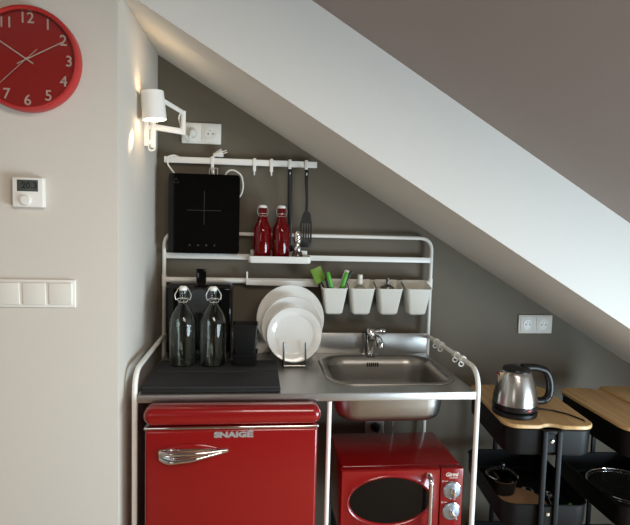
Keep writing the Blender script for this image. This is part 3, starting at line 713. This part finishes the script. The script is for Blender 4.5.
# ------------------------------------------------------------------ electrics
def make_socket(label, loc, body='white_plastic', plug=False):
    t = thing('wall_socket', label, 'socket', loc, group='double wall sockets')
    b = MB(); b.box((0, -.004, 0), (.156, .009, .082), bev=.003, seg=3); b.build('cover_plate', body, t)
    for sx in (-1, 1):
        b = MB(); x = sx * .0365
        b.box((x, -.0095, 0), (.068, .004, .07), bev=.0015)
        b.lathe([(.0225, .0112), (.0225, .0135), (.0205, .0135), (.0200, .0118), (0, .0116)], (x, 0, 0), n=28, axis='Y')
        o = b.build('outlet', body, t)
        b = MB()
        for hx in (-.0095, .0095): b.lathe([(0, .0118), (.003, .0118), (.003, .0124), (0, .0124)], (x + hx, 0, -.001), n=12, axis='Y')
        b.build('hole', 'hole', o)
        b = MB(); b.lathe([(0, .0115), (.0024, .0115), (.0024, .019), (0, .02)], (x, 0, .0095), n=12, axis='Y'); b.build('earth_pin', 'chrome', o)
    return t
make_socket('white double wall socket with a lamp plug, high on the dark wall', (.138, YW - .0005, 1.779))
make_socket('white double wall socket low on the dark wall above the kettle', (1.598, YW - .0005, 1.011))
t = thing('wall_socket', 'single wall socket under the sink above the microwave', 'socket', (.889, YW - .0005, .562))
b = MB(); b.box((0, -.004, 0), (.084, .009, .082), bev=.003, seg=3); b.build('cover_plate', 'socket_grey', t)
b = MB(); b.box((0, -.0095, 0), (.07, .004, .07), bev=.0015); b.build('outlet', 'socket_grey', t)
t = thing('power_plug', 'black power plug pushed into the socket under the sink', 'plug', (.889, YW - .0105, .562))
b = MB(); b.lathe([(0, .002), (.019, .002), (.02, .01), (.016, .03), (.008, .045), (0, .046)], n=20, axis='Y'); b.build('plug_body', 'black_plastic', t)
b = MB(); b.tube(arc_path([(0, -.044, 0), (0, -.07, -.01), (-.06, -.06, -.2), (-.06, -.04, -.5)], .03), .0035, 8); b.build('cord', 'black_plastic', t)
t = MB(); t.tube([(.93, -.08, .72), (.955, -.02, .60), (.965, .02, .45)], .003, 8)
tag(t.build('white_cable', 'white_plastic'), 'thin white cable running down the wall under the sink', 'cable')

sw = thing('light_switch', 'white triple light switch on the left wall', 'light switch', (-.2655, YF, 1.211))
b = MB(); b.box((0, -.0045, 0), (.224, .009, .081), bev=.003, seg=3); b.build('frame', 'white_plastic', sw)
for k in (-1, 0, 1):
    b = MB(); b.box((k * .0715, -.0105, 0), (.0635, .009, .0635), bev=.002, seg=3, m=Matrix.Translation((0, -.009, 0)) @ Matrix.Rotation(R(3), 4, 'X') @ Matrix.Translation((0, .009, 0))); b.build('rocker', 'cream_plastic', sw)

th = thing('room_thermostat', 'white square room thermostat with a dark display on the left wall', 'thermostat', (-.276, YF, 1.4985))
b = MB(); b.box((0, -.011, 0), (.0835, .022, .083), bev=.003, seg=3); b.build('housing', 'white_plastic', th)
b = MB(); b.box((.0, -.0222, .0185), (.056, .0012, .032), bev=.0004); dsp = b.build('display', 'lcd', th)
text('20.3', .024, 'digits', 'lcd_ink', dsp, (.005, -.0231, .0185), extrude=.0001, xs=1.05, bold=.0007)
b = MB(); b.lathe([(0, .02), (.0135, .02), (.0135, .028), (.0125, .031), (0, .0315)], (-.004, 0, -.0225), n=28, axis='Y'); b.build('dial', 'white_plastic', th)

# wall clock
ck = thing('wall_clock', 'round red wall clock with pale numerals on the left wall', 'clock', (-.2725, YF, 1.8615))
RC = .1415
b = MB(); b.lathe([(0, .0), (RC - .006, .0), (RC, .006), (RC, .036), (RC - .003, .041), (RC - .008, .042), (RC - .012, .039), (RC - .013, .02), (0, .02)], n=96, axis='Y'); b.build('case', 'red_clock', ck)
b = MB(); b.lathe([(0, .0202), (RC - .0133, .0202), (RC - .0133, .0216), (0, .0216)], n=96, axis='Y'); b.build('dial', 'red_dial', ck)
for k in range(1, 13):
    a = R(90 - 30 * k); rn = .1105
    text(str(k), .041, 'numeral', 'pale', ck, (rn * math.cos(a), -.0221, rn * math.sin(a)), extrude=.0003, bold=.0003)
def hand(name, deg, l, tail, w, y):
    b = MB(); m_ = Matrix.Rotation(R(deg), 4, 'Y')
    b.box((0, y, (l - tail) / 2), (w, .0012, l + tail), m=m_); b.build(name, 'pale', ck)
hand('hour_hand', -57, .085, .02, .0034, -.0245); hand('minute_hand', 62, .11, .028, .0028, -.0262); hand('second_hand', 226, .125, .04, .0016, -.0278)
b = MB(); b.lathe([(0, .0225), (.004, .0225), (.004, .0295), (0, .03)], n=16, axis='Y'); b.build('hub', 'pale', ck)
b = MB(); b.lathe([(0, .0335), (RC - .0125, .0335), (RC - .0125, .0355), (0, .0355)], n=96, axis='Y'); b.build('glass', 'clock_glass', ck)

# wall lamp on the niche side wall
lp = thing('wall_lamp', 'white swing-arm wall lamp lit on the side wall of the niche', 'lamp', (XS, -.205, 1.73))
b = MB(); b.box((.008, -.0, 0), (.016, .05, .085), bev=.003); b.lathe([(0, -.045), (.01, -.045), (.01, .045), (0, .045)], (.028, 0, .0), n=18); b.box((.02, 0, -.026), (.022, .014, .014), bev=.002); b.box((.02, 0, .026), (.022, .014, .014), bev=.002)
b.tube(arc_path([(.012, 0, -.04), (.012, 0, -.055), (.034, 0, -.055), (.034, 0, -.02)], .01), .003, 8)
b.build('bracket', 'white_steel', lp)
EL = Vector((.128, .035, .045))
b = MB(); b.box((0, 0, 0), (.115, .014, .021), bev=.003, m=Matrix.Translation((.08, .0175, .024)) @ Matrix.Rotation(math.atan2(.035, .1), 4, 'Z') @ Matrix.Rotation(R(4), 4, 'Y')); b.build('arm', 'white_steel', lp)
b = MB(); b.lathe([(0, -.035), (.009, -.035), (.009, .05), (0, .05)], EL, n=18); b.build('elbow', 'white_steel', lp)
SH = Vector((.0505, -.12, .078))
b = MB(); dv = (SH + Vector((.03, 0, .02)) - (EL + Vector((0, 0, .045)))); b.tube([EL + Vector((0, 0, .044)), EL + Vector((0, 0, .044)) + dv], .0075, 10, flat=(1.1, .8)); b.build('arm', 'white_steel', lp)
msh = Matrix.Translation(SH) @ Matrix.Rotation(R(-5), 4, 'Y') @ Matrix.Diagonal((1, 1, .92, 1))
b = MB(); b.lathe([(.035, .05), (.037, .05), (.0395, -.05), (.0375, -.05), (.035, .05)], n=40, m=msh); b.build('shade', 'white_steel', lp)
b = MB(); b.lathe([(0, -.046), (.0365, -.046), (.0365, -.043), (0, -.043)], n=32, m=msh); b.build('diffuser', 'bulb', lp)
b = MB(); b.tube(arc_path([EL + Vector((-.004, -.01, .045)), EL + Vector((-.016, -.016, .03)), EL + Vector((-.012, .06, -.02)), EL + Vector((-.0, .17, -.04)), Vector((.1365, .205, .049))], .02), .003, 8); b.build('cord', 'white_plastic', lp)
b = MB(); b.lathe([(0, 0), (.018, 0), (.0185, .007), (.013, .015), (.006, .022), (0, .023)], (.1365, .2312, .049), n=20, axis='Y'); b.build('plug', 'cream_plastic', lp)

b = MB(); b.lathe([(0, -.02), (.012, -.016), (.016, 0), (.012, .014), (.007, .022), (0, .023)], n=20, m=msh @ Matrix.Translation((0, 0, -.02))); b.build('bulb', 'bulb', lp)
# ------------------------------------------------------------------ lights
def area(name, mtx, sx, sy, power, rgb, spread=180):
    l = bpy.data.lights.new(name, 'AREA'); l.shape = 'RECTANGLE'; l.size = sx; l.size_y = sy; l.energy = power; l.color = rgb; l.spread = R(spread)
    o = bpy.data.objects.new(name, l); C.objects.link(o); o.matrix_world = mtx
    return o
area('knee_window_daylight', Matrix.Translation((XR + .012, (PY0 + PY1) / 2, (PZ0 + PZ1) / 2)) @ Matrix.Rotation(R(90), 4, 'Y'), PZ1 - PZ0 - .1, PY1 - PY0 - .1, 72, (.68, .87, 1.0))
area('added_roof_fill', MQ @ Matrix.Translation((0, 0, .03)), QWID - .12, QY1 - QY0 - .12, 31, (1.0, .93, .83))  # added warm fill to brighten the worktop, lids and niche
area('window_daylight', Matrix.Translation(((WX0 + WX1) / 2, YR + .005, (WZ0 + WZ1) / 2)) @ Matrix.Rotation(R(90), 4, 'X'), .85, .95, 5, (1.0, .95, .89))
def point(name, loc, power, rgb, r):
    l = bpy.data.lights.new(name, 'POINT'); l.energy = power; l.color = rgb; l.shadow_soft_size = r
    o = bpy.data.objects.new(name, l); C.objects.link(o); o.location = loc; return o
base = Vector((XS, -.205, 1.73)) + SH
point('lamp_bulb', base + Vector((-.004, 0, -.056)), .17, (1.0, .74, .45), .012)
point('lamp_uplight', base + Vector((-.002, 0, .03)), .16, (1.0, .82, .6), .02)
l = bpy.data.lights.new('lamp_beam', 'SPOT'); l.energy = 3.0; l.color = (1, .84, .6); l.spot_size = R(30); l.spot_blend = .8; l.shadow_soft_size = .004
o = bpy.data.objects.new('lamp_beam', l); C.objects.link(o); o.location = base + Vector((.012, -.03, -.058))
o.rotation_euler = (Vector((-.0345, -.415, 1.685)) - o.location).to_track_quat('-Z', 'Y').to_euler()

w = bpy.data.worlds.new('sky'); bpy.context.scene.world = w; w.use_nodes = True
bg = w.node_tree.nodes['Background']; bg.inputs['Color'].default_value = (.75, .85, 1, 1); bg.inputs['Strength'].default_value = .8

# ------------------------------------------------------------------ camera
yaw, pitch, roll = R(6.40526528), R(4.30719726), R(1.50587912)
f = Vector((math.sin(yaw) * math.cos(pitch), math.cos(yaw) * math.cos(pitch), -math.sin(pitch)))
r0 = Vector((math.cos(yaw), -math.sin(yaw), 0)); u0 = r0.cross(f)
r1 = r0 * math.cos(roll) + u0 * math.sin(roll); u1 = -r0 * math.sin(roll) + u0 * math.cos(roll)
cam = bpy.data.cameras.new('camera'); cam.sensor_width = 36; cam.sensor_fit = 'HORIZONTAL'; cam.lens = 539.0048 * 36 / 630; cam.clip_start = .02
co = bpy.data.objects.new('camera', cam); C.objects.link(co)
co.matrix_world = Matrix(((r1.x, u1.x, -f.x, .35950409), (r1.y, u1.y, -f.y, -2.20184764), (r1.z, u1.z, -f.z, 1.43681249), (0, 0, 0, 1)))
S = bpy.context.scene
S.camera = co
S.view_settings.view_transform = 'Standard'; S.view_settings.look = 'None'; S.view_settings.gamma = 1; S.view_settings.use_curve_mapping = False
S.view_settings.exposure = .14
S.cycles.use_denoising = True
S.cycles.max_bounces = 14; S.cycles.transmission_bounces = 12; S.cycles.transparent_max_bounces = 16; S.cycles.diffuse_bounces = 6; S.cycles.glossy_bounces = 6
S.cycles.sample_clamp_indirect = 6
